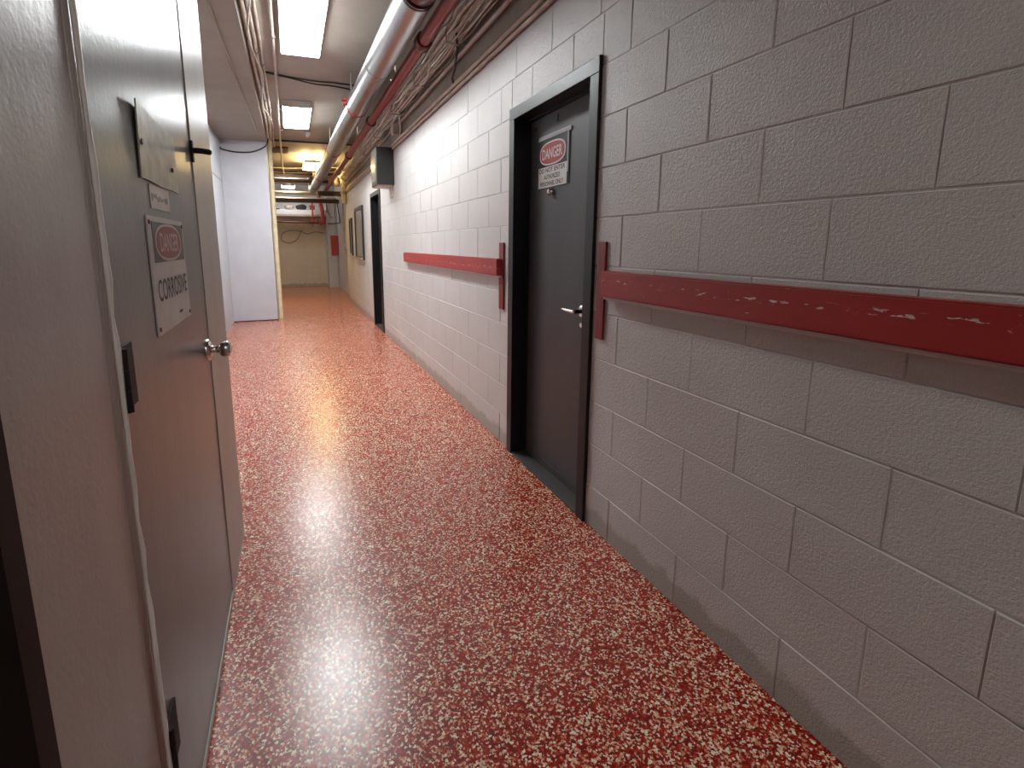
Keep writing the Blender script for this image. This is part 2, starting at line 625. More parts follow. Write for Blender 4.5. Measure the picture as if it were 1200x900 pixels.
bm = bmesh.new()
for (yy, zz) in ((2.60, 1.945), (2.36, 1.965)):
    tube(bm, [(LEAF + .001, yy, zz), (LEAF - .004, yy, zz)], .007, 8)
bx(bm, LEAF - .004, LEAF + .001, 2.357, 2.363, 1.935, 1.965)
obj('screw_heads', bm, m_blackmet, d1)

d3, leaf3 = rdoor('door_2', 'black door in a black frame beneath the wall box', D3, WX + .09, m_bframe)
hd = obj('lever_handle', tb([(WX + .089, 7.45, .98), (WX + .08, 7.45, .98)], .03, 14), m_chrome, d3)

# grey corrosive-store door on the left
dl = thing('door_3', 'worn glossy grey door with a corrosive sign and round knob', 'door', (LX, DL[0], 0), kind='structure')
leafL = obj('door_leaf', box(LX - .045, LX - .002, DL[0] + .002, DL[1] - .001, 0.010, DL[2] - .004, bev=.0015), m_gdoor, dl)
sub('bottom_edge_strip', box(LX - .003, LX + .003, DL[0] + .01, DL[1] - .004, .011, .032, bev=.001), m_gpale, leafL)
for hz0 in (1.034, 0.285):
    h = obj('hinge', box(LX - .003, LX + .003, DL[0] + .001, DL[0] + .078, hz0, hz0 + .112, bev=.0008), m_hinge, dl)
    bm = bmesh.new()
    for i in range(3):
        tube(bm, [(LX + .007, DL[0] + .006, hz0 + i * .0375 + .001), (LX + .007, DL[0] + .006, hz0 + i * .0375 + .0365)], .008, 10)
    sub('knuckle', bm, m_hinge, h)
ky, kz = 1.815, 0.968
kn = obj('door_knob', tb([(LX - .002, ky, kz), (LX + .004, ky, kz), (LX + .010, ky, kz), (LX + .013, ky, kz)], [.036, .036, .028, .017], 24), m_chrome, dl)
prof = [(.012, .015), (.022, .011), (.034, .012), (.039, .022), (.046, .0265), (.060, .0275), (.066, .025), (.070, .018), (.071, .004)]
sub('knob_grip', tb([(LX + a, ky, kz) for a, _ in prof], [b for _, b in prof], 24), m_chrome, kn)
sub('key_plug', tb([(LX + .069, ky, kz), (LX + .074, ky, kz)], .010, 14), m_steel, kn)

# dark doorway beside the camera
dn = thing('door_4', 'dark brown door set deep in the grey wall beside the hinge side', 'door', (LX - .1, 0.12, 0), kind='structure')
obj('door_leaf', box(LX - .10, LX - .06, DN[0] + .04, DN[1] - .04, .012, DN[2] - .04, bev=.002), m_dark, dn)
bm = bmesh.new()
bx(bm, LX - .119, LX + .0005, DN[1] - .038, DN[1] - .001, 0.001, DN[2] - .002)
obj('jamb', bm, m_dark, dn)
obj('jamb', box(LX - .119, LX - .001, DN[0] + .001, DN[0] + .038, 0.001, DN[2] - .002), m_dark, dn)
obj('head_jamb', box(LX - .119, LX - .001, DN[0] + .039, DN[1] - .039, DN[2] - .038, DN[2] - .002), m_dark, dn)


# ------------------------------------------------------------------ signs
def sign_root(name, label, cat, right, loc):
    up_ = Vector((0, 0, 1))
    rt = Vector(right)
    nm = rt.cross(up_)
    M4 = Matrix.Identity(4)
    for i in range(3):
        M4[i][0], M4[i][1], M4[i][2], M4[i][3] = rt[i], up_[i], nm[i], loc[i]
    o = bpy.data.objects.new(name, None)
    COL.objects.link(o)
    o.matrix_world = M4
    o['_rot'] = 1
    o.empty_display_size = .05
    return tag(o, label, cat)


def lettering(txt, u0, u1, v0, v1, wz, mat, parent, bold=0.0, name='lettering', label=None):
    cu = bpy.data.curves.new('txt', 'FONT')
    cu.body = txt
    cu.size = 1.0
    cu.offset = bold
    cu.resolution_u = 4
    cu.extrude = 0.0
    t = bpy.data.objects.new('txt', cu)
    COL.objects.link(t)
    dg = bpy.context.evaluated_depsgraph_get()
    me = bpy.data.meshes.new_from_object(t.evaluated_get(dg))
    bpy.data.objects.remove(t)
    bpy.data.curves.remove(cu)
    xs = [v.co.x for v in me.vertices]
    ys = [v.co.y for v in me.vertices]
    a, b, c, d = min(xs), max(xs), min(ys), max(ys)
    for v in me.vertices:
        v.co = ((v.co.x - a) / (b - a) * (u1 - u0) + u0, (v.co.y - c) / (d - c) * (v1 - v0) + v0, wz)
    me.materials.clear()
    me.materials.append(mat)
    o = obj(name, me, mat, parent)
    if label:
        o['label'] = label
    return o


def oval(u, v, ru, rv, w0, w1, pw=2.0, n=40):
    bm = bmesh.new()
    rings = []
    for ww in (w0, w1):
        ring = []
        for k in range(n):
            a = 2 * math.pi * k / n
            c, s = math.cos(a), math.sin(a)
            ring.append(bm.verts.new((u + ru * math.copysign(abs(c) ** (2 / pw), c), v + rv * math.copysign(abs(s) ** (2 / pw), s), ww)))
        rings.append(ring)
    for k in range(n):
        bm.faces.new((rings[0][k], rings[0][(k + 1) % n], rings[1][(k + 1) % n], rings[1][k]))
    bm.faces.new(rings[1])
    bm.faces.new(rings[0][::-1])
    return bm


# danger sign on the charcoal door: y 2.56 -> 2.235, z 1.61 -> 1.885
sg = sign_root('danger_sign', 'danger do not enter sign on the charcoal door', 'sign', (0, -1, 0), (LEAF - .0005, 2.395, 1.612))
W2 = .163
obj('backing', box(-W2, W2, 0, .272, 0, .003), m_signk, sg)
obj('white_panel', box(-W2 + .003, W2 - .022, .004, .112, .0031, .0042), m_signw, sg)
pan = obj('black_panel', box(-W2 + .003, W2 - .022, .114, .252, .0031, .0042), m_signk, sg)
cu_, cv_ = -.01, .178
obj('oval_rim', oval(cu_, cv_, .136, .061, .0042, .0050, 2.6), m_signw, sg)
obj('oval', oval(cu_, cv_, .127, .053, .0050, .0056, 2.6), m_signr, sg)
lettering('DANGER', cu_ - .105, cu_ + .105, cv_ - .028, cv_ + .028, .0062, m_signw, sg, .018, label='white word DANGER')
lettering('DO NOT ENTER', -.148, .126, .082, .106, .0048, m_signk, sg, .016, label='black words DO NOT ENTER')
lettering('AUTHORIZED', -.095, .075, .047, .070, .0048, m_signk, sg, .016, label='black word AUTHORIZED')
lettering('PERSONNEL ONLY.', -.135, .115, .012, .035, .0048, m_signk, sg, .016, label='black words PERSONNEL ONLY')
bm = box(-W2, W2 + .012, .255, .277, .003, .0055, bev=.0008)
obj('film_strip', bm, m_film, sg)
obj('side_strip', box(W2 - .020, W2 - .008, .06, .256, .0031, .005), m_film, sg)

# corrosive sign on the grey door: y 1.222 -> 1.585, z 1.118 -> 1.38
sc = sign_root('danger_sign', 'faded danger corrosive sign on the grey door', 'sign', (0, 1, 0), (LX - .0015, 1.404, 1.118))
obj('plate', box(-.182, .182, 0, .262, 0, .003, bev=.0008), m_signwd, sc)
obj('black_panel', box(-.150, .165, .160, .250, .0031, .0038), m_signkd, sc)
obj('oval_rim', oval(.0, .205, .135, .0435, .0038, .0046, 2.4), m_oval, sc)
obj('oval', oval(.0, .205, .124, .038, .0046, .0052, 2.4), m_signrd, sc)
lettering('DANGER', -.095, .095, .183, .227, .0057, m_oval, sc, .01, label='faded word DANGER')
lettering('CORROSIVE', -.150, .160, .072, .122, .0036, m_signk, sc, .012, label='black word CORROSIVE')
for (u, v) in ((-.168, .248), (.168, .248), (-.168, .014), (.168, .014)):
    obj('screw', oval(u, v, .005, .005, .003, .0055, 2, 10), m_band, sc)
obj('scuff', oval(.06, .028, .02, .004, .003, .0036, 2, 10), m_signk, sc)

# tarnished plate above it and a small paper label
pl = sign_root('door_plate', 'bent tarnished metal plate screwed to the grey door', 'plate', (0, 1, 0), (LX - .0015, 1.405, 1.455))
bm = bmesh.new()
nx = 10
top = {}
for side in (0, 1):
    for i in range(nx + 1):
        for j in range(2):
            u = -.185 + .36 * i / nx
            wv = .004 + .004 * max(0, 1 - i / 2.5) * j
            v = 0.0 + .0015 * math.sin(i) * (1 - j) + j * (.150 - .01 * (i / nx - 0.5))
            top[(side, i, j)] = bm.verts.new((u, v, wv - .003 * side))
for i in range(nx):
    bm.faces.new([top[(0, i, 0)], top[(0, i + 1, 0)], top[(0, i + 1, 1)], top[(0, i, 1)]])
    bm.faces.new([top[(1, i, 0)], top[(1, i, 1)], top[(1, i + 1, 1)], top[(1, i + 1, 0)]])
    for j in (0, 1):
        bm.faces.new([top[(0, i, j)], top[(0, i + 1, j)], top[(1, i + 1, j)], top[(1, i, j)]])
for i in (0, nx):
    bm.faces.new([top[(0, i, 0)], top[(0, i, 1)], top[(1, i, 1)], top[(1, i, 0)]])
obj('plate', bm, m_plate, pl)
for (u, v) in ((-.165, .075), (.115, .055)):
    obj('screw', oval(u, v, .006, .006, .003, .008, 2, 10), m_black, pl)
lb = sign_root('paper_label', 'small smudged paper label under the metal plate', 'label', (0, 1, 0), (LX - .0015, 1.375, 1.398))
obj('paper', box(-.092, .092, 0, .052, 0, .001), m_signwd, lb)
for k in range(9):
    u = -.075 + k * .0175
    obj('smudge', oval(u, .026 + rnd.uniform(-.003, .003), .005 + rnd.uniform(0, .004), .007 + rnd.uniform(-.003, .003), .001, .0014, 2, 9), m_oval2, lb)

# black bolt across the door edge
bt = thing('door_latch', 'black iron hook latch at the edge of the grey door', 'latch', (LX, 1.86, 1.60))
obj('backplate', box(LX - .002, LX + .006, 1.852, 1.874, 1.582, 1.648, bev=.002), m_hinge, bt)
obj('hook', tb(catmull([(LX + .004, 1.863, 1.618), (LX + .025, 1.864, 1.618), (LX + .048, 1.868, 1.616), (LX + .058, 1.87, 1.615)], 3), [.009] * 8 + [.008, .005], 10), m_hinge, bt)

# ------------------------------------------------------------------ red bumper rails
def rail(label, ya, yb, z0, z1, bar_y, near_end):
    r = thing('bumper_rail', label, 'rail', (WX, (ya + yb) / 2, z0), 'red bumper rails on the block wall')
    bm = bmesh.new()
    n = max(2, int((yb - ya) / .25))
    bx(bm, WX - .048, WX - .0015, ya, yb, z0, z1)
    geom = [e for e in bm.edges]
    bmesh.ops.bevel(bm, geom=geom, offset=.005, segments=2, affect='EDGES')
    obj('rail_board', bm, m_rail, r)
    obj('ledger', box(WX - .030, WX - .0015, ya + .004, yb - .004, z0 - .014, z0 - .0005, bev=.003), m_caulk, r)
    obj('end_bar', box(WX - .012, WX - .0015, bar_y[0], bar_y[1], .905, 1.322, bev=.002), m_oxide_red, r)
    return r


m_oxide_red = simple('deep red bar paint', (0.20, 0.008, 0.010), 0.4)
rail('chipped red timber bumper rail running from the charcoal door frame past the lever side', -0.9, 1.745, 1.098, 1.203, (1.765, 1.818), 1)
rail('short red timber bumper rail between the charcoal door and the black door', 2.845, 5.58, 1.118, 1.222, (2.828, 2.895), 0)

# ------------------------------------------------------------------ ceiling lights
def light(label, x0, x1, y0, y1, zb, zt, mat, rods=False):
    r = thing('ceiling_light', label, 'light', ((x0 + x1) / 2, (y0 + y1) / 2, zb))
    if rods:
        obj('housing', box(x0 + .12, x1 - .12, y0, y1, zb + .05, zt, bev=.004), m_housing, r)
        obj('diffuser', box(x0 + .006, x1 - .006, y0 + .006, y1 - .006, zb, zb + .0495, bev=.012), mat, r)
    else:
        obj('housing', box(x0, x1, y0, y1, zb + .012, zt, bev=.004), m_housing, r)
        obj('diffuser', box(x0 + .006, x1 - .006, y0 + .006, y1 - .006, zb, zb + .0125, bev=.003), mat, r)
    for yy in (y0 - .004, y1 + .0005):
        obj('end_cap', box(x0 + .01, x1 - .01, yy, yy + .0035, zb + .002, zb + .05), m_housing, r)
    if rods:
        for (xx, yy) in ((x0 + .13, y0 + .06), (x1 - .13, y0 + .06), ((x0 + x1) / 2, y1 - .1)):
            obj('hanger_rod', tb([(xx, yy, zt - .002), (xx, yy, CZ - .001)], .006, 6), m_zinc, r)
    return r


light('long white fluorescent ceiling light before the sagging black wire', .018, .36, 3.88, 5.12, 3.03, CZ - .001, m_lamp)
light('white fluorescent ceiling light between the sagging wire and the smoke detector', .002, .36, 6.98, 8.18, 3.03, CZ - .001, m_lamp)
light('warm yellow hanging light at the far end of the corridor', .345, .70, 10.8, 11.9, 2.94, 3.01, m_lampw, True)
light('white hanging light beyond the brown steel beam', -.15, .21, 14.98, 15.5, 2.91, 3.0, m_lampe, True)
light('added unseen fill light on the ceiling behind the camera', .01, .36, -2.3, -1.1, 3.03, CZ - .001, m_lampfill)  # unseen fixture, added to brighten the near wall and grey door
sd = thing('smoke_detector', 'white round smoke detector behind the second ceiling light', 'detector', (.375, 8.85, CZ))
obj('base', tb([(.375, 8.85, CZ - .001), (.375, 8.85, CZ - .02)], .07, 18), m_housing, sd)
obj('sensor', tb([(.375, 8.85, CZ - .02), (.375, 8.85, CZ - .05), (.375, 8.85, CZ - .07)], [.06, .055, .03], 18), m_housing, sd)

# ------------------------------------------------------------------ silver pipe
PZ, PR = 2.79, .111


def PX(y):
    """the pipe drifts slightly towards the corridor centre with distance"""
    return .80 - .0122 * (y - 3.0)


def ring(y0, y1, r, seg=32):
    return tb([(PX(y0), y0, PZ), (PX(y1), y1, PZ)], r, seg)


sp = thing('insulated_pipe', 'thick silver jacketed pipe hanging under the ceiling', 'pipe', (PX(3.1), 3.1, PZ))
ys = [3.08, 4.4, 5.72, 6.9, 8.35, 10.0, 11.6, 13.3, 14.4]
for a, b in zip(ys, ys[1:]):
    obj('jacket', ring(a + .001, b - .001, PR), m_jacket, sp)
for y in (3.10, 4.4, 6.9, 10.0):
    obj('seam_band', ring(y - .008, y + .008, PR + .003), m_steel if y != 3.10 else m_blackmet, sp)
xe = PX(14.4)
obj('elbow', tb(catmull([(xe, 14.39, PZ), (xe, 14.5, PZ + .01), (xe, 14.58, PZ + .06), (xe, 14.62, PZ + .14), (xe, 14.63, PZ + .22), (xe, 14.63, CZ - .002)], 4), PR - .001, 24), m_jacket, sp)
for i, y in enumerate((5.72, 8.35, 11.6, 13.3)):
    c = obj('clamp', ring(y - .02, y + .02, PR + .006), m_redbright if i == 0 else m_band, sp)
    x = PX(y) - PR
    bm = bmesh.new()
    bx(bm, x - .045, x + .01, y - .03, y + .03, PZ + .045, PZ + .058)
    bx(bm, x - .045, x + .01, y - .03, y + .03, PZ + .008, PZ + .021)
    tube(bm, [(x - .03, y, PZ - .01), (x - .03, y, PZ + .075)], .008, 8)
    sub('clamp_bolt', bm, m_redbright if i == 0 else m_band, c)
    sub('hanger_rod', tb([(PX(y) - .055, y, PZ + PR - .015), (PX(y) - .055, y, CZ - .001)], .008, 8), m_cond, c)
# bare red run before the jacket starts
obj('bare_pipe', ring(-2.98, 3.09, .086, 24), m_oxide, sp)
obj('coupling', tb([(PX(3), y, PZ) for y in (2.90, 2.92, 3.05, 3.07)], [.096, .107, .107, .096], 24), m_oxide, sp)

# red sprinkler main
RXp, RZp = .985, 2.75
rp = thing('sprinkler_pipe', 'dark red sprinkler pipe beside the silver pipe', 'pipe', (RXp, 4.0, RZp))
obj('pipe_run', tb([(RXp, -2.98, RZp), (RXp, 9.0, RZp), (RXp - .04, 10.8, RZp - .04), (RXp - .06, 14.2, RZp - .06)], .045, 16), m_redpipe, rp)
for y in (3.72, 6.2, 8.6, 10.6):
    obj('coupling', tb([(RXp, y - .05, RZp), (RXp, y - .04, RZp), (RXp, y + .04, RZp), (RXp, y + .05, RZp)], [.055, .062, .062, .055], 16),
        m_oxide if y < 10 else m_redbright, rp)
for y in (4.7, 7.4):
    obj('hanger', tb([(RXp, y, RZp + .04), (RXp, y, CZ - .001)], .007, 6), m_cond, rp)
run_branch = [(RXp + .05, 8.75, RZp + .03), (RXp + .12, 8.8, RZp + .06), (WX + .002, 8.85, RZp + .1)]

# ------------------------------------------------------------------ conduits along the top of the right wall
def run(name, label, cat, pts, r, mat, group=None, seg=8):
    o = obj(name, tb(pts, r, seg), mat)
    return tag(o, label, cat, group)


run('branch_pipe', 'beige branch pipe from the red pipe to the wall', 'pipe', catmull(run_branch, 5), .03, m_cond, None, 12)
run('conduit', 'thin grey conduit along the top of the block wall', 'conduit',
    [(WX - .012, -2.98, 2.452), (WX - .012, 6.15, 2.462), (WX - .012, 11.9, 2.462)], .013, m_cond)
run('conduit', 'beige conduit just above the conduit on the block wall top', 'conduit',
    [(WX - .014, -2.98, 2.487), (WX - .014, 5.6, 2.50), (WX - .014, 11.9, 2.50)], .017, m_cond)
run('conduit', 'grey conduit running beneath the cable bundle', 'conduit',
    [(1.21, -2.98, 2.632), (1.21, 11.9, 2.632)], .016, m_zinc)
run('conduit', 'grey conduit running above the cable bundle', 'conduit',
    [(1.13, -2.98, 2.905), (1.13, 11.9, 2.905)], .013, m_zinc)
# tray of brackets that carries the bundle
for k, y in enumerate((1.2, 2.6, 3.45, 4.4, 5.4, 6.6, 7.9, 9.3, 10.8)):
    b = thing('cable_bracket', 'small grey bracket carrying the cable bundle on the upper wall', 'bracket', (WX, y, 2.68), 'cable brackets')
    obj('arm', box(1.075, WX + .005, y - .006, y + .006, 2.655, 2.664), m_zinc, b)
    obj('strap', tb([(1.08, y, 2.66), (1.075, y, 2.74), (1.11, y, 2.82), (WX, y, 2.82)], .004, 6), m_zinc, b)
for k in range(16):
    pts = []
    bx_, bz_ = 1.098 + (k % 4) * .037, 2.683 + (k // 4) * .040
    y = -2.9
    while y < 11.8:
        pts.append((bx_ + rnd.uniform(-.013, .013), y, bz_ + rnd.uniform(-.005, .018)))
        y += rnd.uniform(.16, .4)
    run('cable', 'thin dusty cable in the bundle along the upper wall', 'cable', catmull(pts, 3), rnd.choice((.006, .008, .011)),
        m_cable if k % 3 else m_cable2, 'cables in the upper wall bundle', 6)
for k in range(3):
    pts = []
    y = -2.9
    while y < 9.0:
        pts.append((1.075 + rnd.uniform(-.02, .02), y, 2.875 + k * .032 + rnd.uniform(-.012, .012)))
        y += rnd.uniform(.2, .45)
    run('cable', 'loose cable draped beside the red pipe', 'cable', catmull(pts, 3), .005,
        (m_blue, m_cable, m_cable)[k], 'cables draped beside the red pipe', 6)
run('cable', 'white cable looping down from the red pipe to the bundle', 'cable',
    catmull([(1.075, 3.6, 2.87), (1.06, 3.75, 2.76), (1.075, 3.9, 2.64), (1.12, 4.1, 2.64), (1.14, 4.5, 2.66)], 5), .006, m_cable, None, 6)
run('cable', 'beige cable looping loosely over the bundle near the wall box', 'cable',
    catmull([(1.0, 5.0, 2.87), (1.08, 5.2, 2.86), (1.15, 5.4, 2.72), (1.2, 5.55, 2.56), (1.225, 5.7, 2.515)], 5), .008, m_cable, None, 6)
run('cable', 'black cable end hooked over the beige conduit', 'cable',
    catmull([(1.14, 3.42, 2.72), (1.17, 3.5, 2.64), (1.19, 3.62, 2.56), (1.205, 3.72, 2.53), (1.222, 3.74, 2.50)], 5), .008, m_black, None, 6)
jb = thing('junction_box', 'small grey junction box on the wall above the black box', 'box', (WX, 5.75, 2.5))
obj('body', box(1.15, WX + .003, 5.68, 5.82, 2.52, 2.64, bev=.006), m_zinc, jb)
obj('cover', box(1.143, 1.15, 5.69, 5.81, 2.53, 2.63, bev=.002), m_cond, jb)

# left ceiling conduits
for i, (x, z, r) in enumerate(((-.238, 3.098, .018), (-.195, 3.102, .016), (-.155, 3.106, .012))):
    c = thing('conduit', ('beige conduit hugging the edge of the soffit', 'beige conduit second from the edge of the soffit',
                          'thin beige conduit third from the edge of the soffit')[i], 'conduit', (x, 4.0, z), 'conduits beside the soffit')
    pts = [(x, -2.98, z)]
    y = -2.5
    while y < 9.0:
        pts.append((x + rnd.uniform(-.006, .006), y, z))
        y += .5
    pts += [(x - .02, 9.3, z - .02), (x - .02, 9.9, z - .05)]
    obj('conduit_run', tb(pts, r, 10), m_cond, c)
    for y in (3.3 + .3 * i, 5.0 + .35 * i, 6.6 + .4 * i, 8.2 + .2 * i):
        obj('strap', tb([(x, y - .02, z), (x, y + .02, z)], r + .006, 10), m_zinc, c)
run('cable', 'tan cable twisting along the soffit conduits', 'cable',
    catmull([(-.2 + .035 * math.sin(i * 1.9), -2.5 + i * .6, 3.052 + .008 * math.cos(i * 2.3)) for i in range(20)], 4), .009, m_cable, None, 6)
c = thing('conduit', 'beige conduit running beside the ceiling lights', 'conduit', (-.04, 4, 3.09))
obj('conduit_run', tb([(-.03, -2.98, 3.09), (-.04, 5.6, 3.09), (-.065, 9.7, 3.07), (-.07, 11.0, 2.95), (-.05, 11.8, 2.84)], .014, 10), m_cond, c)
for y in (2.8, 4.0, 4.9, 5.9, 7.3, 8.6):
    obj('strap', tb([(-.035, y - .02, 3.09), (-.035, y + .02, 3.09)], .019, 10), m_zinc, c)
run('conduit', 'thin brown conduit fixed under the soffit', 'conduit',
    [(-.46, 2.5, 2.992), (-.445, 4.5, 2.992), (-.42, 6.0, 2.992), (-.38, 9.15, 2.992)], .008, m_soff, None, 6)
for k in range(2):
    run('wire', 'sagging black wire crossing the ceiling between the two white lights', 'wire',
        catmull([(-.15, 5.95 + .02 * k, 3.112), (.1, 6.0, 3.10 - .01 * k), (.35, 6.04 + .05 * k, 3.095 - .015 * k), (.56, 6.08 + .12 * k, 3.108), (.9, 6.12 + .2 * k, 3.112)], 5),
        .008, m_black, 'sagging ceiling wires', 6)
run('conduit', 'dark conduit crossing the ceiling past the smoke detector', 'conduit',
    [(-.26, 9.55, 3.10), (1.24, 9.55, 3.10)], .016, m_blackmet)
run('wire', 'black wire sagging across the top of the white partition', 'wire',
    catmull([(-.985, 9.19, 2.875), (-.95, 9.185, 2.845), (-.75, 9.185, 2.812), (-.5, 9.185, 2.83), (-.3, 9.185, 2.93), (-.25, 9.185, 3.05)], 5), .012, m_black, None, 6)

# ------------------------------------------------------------------ wall box, frames
wb = thing('wall_box', 'black box with a glass front mounted above the black door', 'box', (WX, 6.25, 2.03))
obj('case', box(1.035, WX - .0005, 6.2, 6.62, 2.035, 2.475, bev=.006), m_blackmet, wb)
obj('glass_front', box(1.028, 1.0355, 6.235, 6.585, 2.08, 2.43, bev=.002), m_glassy, wb)
obj('bottom_trim', box(1.05, 1.23, 6.22, 6.6, 2.025, 2.0352), m_cond, wb)
obj('wall_bracket', box(WX - .02, WX - .0005, 6.28, 6.42, 1.9, 2.034), m_cond, wb)


def frame(label, y0, y1, z0, z1, fw, mfill):
    r = thing('notice_board', label, 'frame', (WX, (y0 + y1) / 2, z0))
    x0 = WX - .035
    obj('frame_rail', box(x0, WX - .0015, y0, y1, z0, z0 + fw, bev=.003), m_blackmet, r)
    obj('frame_rail', box(x0, WX - .0015, y0, y1, z1 - fw, z1, bev=.003), m_blackmet, r)
    obj('frame_stile', box(x0, WX - .0015, y0, y0 + fw, z0 + fw, z1 - fw, bev=.003), m_blackmet, r)
    obj('frame_stile', box(x0, WX - .0015, y1 - fw, y1, z0 + fw, z1 - fw, bev=.003), m_blackmet, r)
    obj('panel', box(WX - .015, WX - .0015, y0 + fw, y1 - fw, z0 + fw, z1 - fw), mfill, r)
    obj('ledge', box(x0 - .03, x0 + .004, y0 + .02, y1 - .02, z0 + .01, z0 + .03), m_cond, r)


frame('black framed notice board on the cream wall past the black door', 9.05, 10.15, 1.03, 2.0, .06, m_paper)
frame('narrow black framed board beyond the larger notice board', 10.75, 11.15, 1.08, 1.86, .05, m_paper)

# ------------------------------------------------------------------ far end clutter
for i, (y, z, r, mt, lab) in enumerate((
        (13.9, 2.95, .045, m_wood, 'brown pipe crossing below the ceiling behind the warm light'),
        (12.9, 3.02, .04, m_wood, 'thin brown pipe crossing next to the ceiling behind the warm light'),
        (15.1, 2.76, .05, m_creampipe, 'cream pipe crossing the far corridor'),
        (15.25, 2.62, .03, m_cond, 'thin grey pipe crossing the far corridor'))):
    run('cross_pipe', lab, 'pipe', [(LFX, y, z), (.25, y + .01, z - .012), (1.36, y, z)], r, mt, None, 12)
bm_ = thing('steel_beam', 'brown steel beam spanning the far end of the corridor', 'beam', (0.2, 14.8, 2.46))
obj('web', box(LFX, 1.36, 14.79, 14.81, 2.475, 2.55), m_wood, bm_)
obj('flange', box(LFX, 1.36, 14.72, 14.88, 2.46, 2.475), m_wood, bm_)
obj('flange', box(LFX, 1.36, 14.72, 14.88, 2.55, 2.565), m_wood, bm_)
bm_ = thing('steel_beam', 'shorter brown beam crossing under the silver pipe end', 'beam', (1.0, 13.3, 2.52))
obj('web', box(.72, 1.36, 13.29, 13.31, 2.535, 2.62), m_wood, bm_)
obj('flange', box(.72, 1.36, 13.22, 13.38, 2.52, 2.535), m_wood, bm_)
obj('flange', box(.72, 1.36, 13.22, 13.38, 2.62, 2.635), m_wood, bm_)
obj('hanger', tb([(1.0, 13.3, 2.63), (1.0, 13.3, CZ - .001)], .01, 6), m_cond, bm_)
for k in range(7):
    y = 12.15 + .34 * k
    z = 2.955 + rnd.uniform(0, .09)
    run('cable', 'tangled cable strung across the far ceiling', 'cable',
        catmull([(LFX + .02, y, z + .05), (-.5, y + rnd.uniform(-.1, .1), z), (0, y, z - rnd.uniform(0, .03)), (.6, y + rnd.uniform(-.1, .1), z), (1.2, y, z + .04)], 4),
        rnd.choice((.01, .014)), rnd.choice((m_cable, m_cond, m_creampipe)), 'cables strung across the far ceiling', 6)
for k in range(6):
    y = 10.0 + rnd.uniform(0, .9)
    run('cable', 'tangled pale cable spilling from the bundle near the warm light', 'cable',
        catmull([(1.2, y, 2.78 + rnd.uniform(-.05, .1)), (1.12, y + .15, 2.64 + rnd.uniform(-.06, .02)), (1.07, y + .3, 2.6 + rnd.uniform(-.06, .06)),
                 (1.14, y + .5, 2.6), (1.22, y + .55, 2.66)], 5), .009, m_creampipe, 'cables spilling from the bundle', 6)
gp = thing('wrapped_pipe', 'cream wrapped pipe bending down the corner by the notice boards', 'pipe', (1.18, 11.6, 2.2))
obj('pipe_run', tb(catmull([(1.06, 11.95, 2.62), (1.07, 11.9, 2.76), (1.09, 11.8, 2.85), (1.14, 11.7, 2.83), (1.18, 11.65, 2.7), (1.185, 11.65, 2.45), (1.19, 11.65, 2.22)], 5), .055, 12), m_creampipe, gp)
obj('collar', tb([(1.185, 11.65, 2.42), (1.185, 11.65, 2.48)], .068, 12), m_cond, gp)
run('conduit', 'cream conduit standing in the corner where the wall steps back', 'conduit', [(1.262, 12.02, .001), (1.262, 12.02, 2.9)], .014, m_blockw)
run('riser_pipe', 'cream riser pipe standing against the partition end', 'pipe', [(-.245, 9.42, 0.001), (-.245, 9.42, 3.1)], .04, m_creampipe, None, 14)
gv = thing('air_grille', 'dark air grille on the ceiling past the partition', 'grille', (-.10, 10.45, 3.11))
obj('frame', box(-.26, .06, 10.2, 10.75, 3.09, CZ - .001), m_wood, gv)
for k in range(5):
    obj('slat', box(-.245 + .06 * k, -.235 + .06 * k, 10.22, 10.73, 3.07, 3.0895), m_blackmet, gv)

# white ledge and the things kept on it
lg = thing('ledge', 'white boxed ledge across the far wall', 'ledge', (0, 16.0, 2.15))
obj('box', box(LFX, 1.055, 15.75, YE, 2.16, 2.33, bev=.006), m_white, lg)
obj('lower_lip', box(LFX, 1.055, 15.735, 15.749, 2.14, 2.20), m_zinc, lg)


def lump(name, label, cat, c, rx, ry, rz, mat):
    bm = bmesh.new()
    bmesh.ops.create_icosphere(bm, subdivisions=3, radius=1)
    for v in bm.verts:
        n = 1 + .08 * math.sin(5 * v.co.x + 3 * v.co.y) + .06 * math.sin(7 * v.co.z)
        v.co = Vector((c[0] + v.co.x * rx * n, c[1] + v.co.y * ry * n, c[2] + rz + max(-.92, v.co.z) * rz * n))
    for f in bm.faces:
        f.smooth = True
    return tag(obj(name, bm, mat), label, cat)


lump('bag', 'grey stuffed bag lying on the white ledge', 'bag', (.02, 15.95, 2.331), .13, .1, .085, m_zinc)
lump('bag', 'black stuffed bag lying on the white ledge', 'bag', (.37, 15.95, 2.331), .16, .1, .085, m_black)
lump('cloth', 'flat dark cloth lying on the white ledge', 'cloth', (-.34, 15.95, 2.3305), .11, .1, .022, m_black)
cb = thing('bracket_box', 'small dark red box on the white ledge', 'box', (.68, 15.95, 2.33))
obj('body', box(.60, .75, 15.9, 16.0, 2.331, 2.46, bev=.004), m_band, cb)
obj('lid', box(.59, .76, 15.89, 16.01, 2.46, 2.475, bev=.003), m_wood, cb)

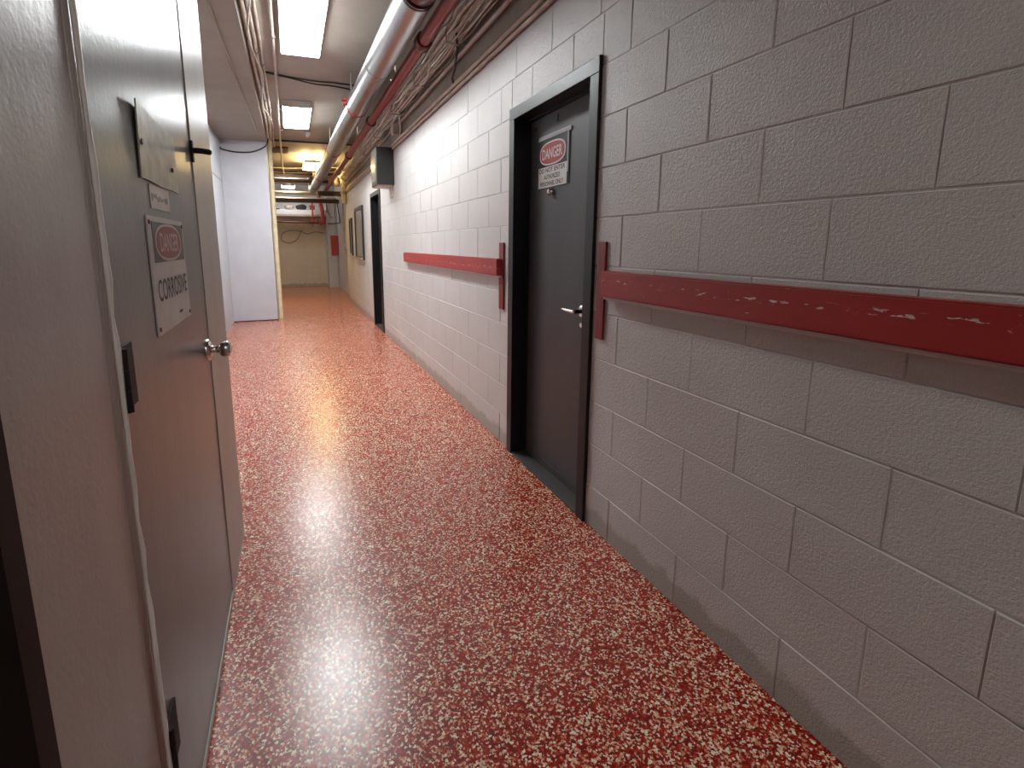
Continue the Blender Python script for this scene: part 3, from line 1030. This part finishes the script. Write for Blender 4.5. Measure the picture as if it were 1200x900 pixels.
# sprinkler riser assembly on the end wall
sr = thing('sprinkler_riser', 'red sprinkler riser with valves on the far wall', 'pipe', (.7, 15.6, 1.9))
obj('thin_riser', tb([(.665, 15.65, 2.62), (.665, 15.65, 2.02), (.665, 15.65, 1.92)], .026, 10), m_redbright, sr)
obj('thick_riser', tb(catmull([(.86, 15.6, 2.72), (.88, 15.6, 2.6), (.93, 15.62, 2.35), (.96, 15.65, 2.1), (.97, 15.65, 1.9)], 4), .055, 12), m_redbright, sr)
obj('cross_main', tb([(LFX, 15.68, 1.975), (1.0, 15.68, 1.955)], .03, 10), m_oxide, sr)
for (x, z, r) in ((.58, 1.97, .06), (.665, 1.97, .075), (.8, 1.965, .065), (.9, 1.93, .07)):
    v = obj('valve', tb([(x - .035, 15.66, z), (x, 15.65, z), (x + .035, 15.66, z)], [r * .7, r, r * .7], 12), m_redbright if x > .6 else m_oxide, sr)
    sub('handwheel', tb([(x, 15.64, z + .02), (x, 15.56, z + .03)], [.02, .045], 10), m_oxide, v)
obj('drain', tb([(.665, 15.65, 1.93), (.665, 15.65, 1.80)], [.03, .02], 10), m_cond, sr)
run('hose', 'grey cable looped in a long flat coil on the far wall', 'hose',
    catmull([(1.0, 16.37, 1.66), (.75, 16.36, 1.70), (.5, 16.35, 1.64), (.3, 16.34, 1.72), (0, 16.36, 1.74), (-.2, 16.37, 1.66), (-.27, 16.37, 1.52), (-.18, 16.37, 1.39),
             (.02, 16.37, 1.37), (.18, 16.37, 1.46), (.28, 16.36, 1.62), (.36, 16.36, 1.78)], 5), .016, m_zinc, None, 8)
rb = thing('alarm_cabinet', 'red metal cabinet fixed to the white pilaster', 'cabinet', (1.24, 15.7, 1.0))
obj('body', box(1.15, 1.362, 15.56, 15.699, 1.0, 1.58, bev=.006), m_redbright, rb)
obj('door', box(1.158, 1.354, 15.548, 15.561, 1.01, 1.57, bev=.003), m_redbright, rb)
obj('lock', tb([(1.18, 15.549, 1.3), (1.18, 15.54, 1.3)], .012, 10), m_black, rb)
run('conduit', 'grey conduit dropping to the red cabinet', 'conduit', catmull([(1.28, 15.66, 1.58), (1.28, 15.66, 2.0), (1.27, 15.66, 2.4), (1.26, 15.66, 2.66)], 3), .018, m_cond, None, 8)
run('conduit', 'grey conduit below the red cabinet', 'conduit', [(1.33, 15.66, .001), (1.33, 15.66, 1.0)], .016, m_cond)
run('cable', 'black cable arching from the pilaster to the side wall', 'cable',
    catmull([(1.0, 15.6, 2.62), (1.1, 15.6, 2.66), (1.22, 15.4, 2.64), (1.33, 15.1, 2.5), (1.34, 14.8, 2.2), (1.34, 14.6, 1.95), (1.3, 15.2, 1.92), (1.1, 15.66, 1.93)], 5), .016, m_black, None, 8)
run('cable', 'dark cable hanging in an arc on the pilaster', 'cable',
    catmull([(1.05, 15.68, 2.6), (1.12, 15.68, 2.3), (1.2, 15.68, 2.1), (1.3, 15.68, 2.25), (1.34, 15.68, 2.55)], 5), .014, m_zinc, None, 8)
run('conduit', 'grey conduit with a hooked end on the set back wall', 'conduit',
    catmull([(1.345, 13.6, 2.6), (1.345, 13.6, 1.6), (1.345, 13.6, 1.2), (1.34, 13.5, 1.1), (1.34, 13.3, 1.12), (1.34, 13.2, 1.2)], 3), .02, m_cond, None, 8)
for o in bpy.data.objects:
    if '_rot' in o:
        del o['_rot']
print('blocks', nb)
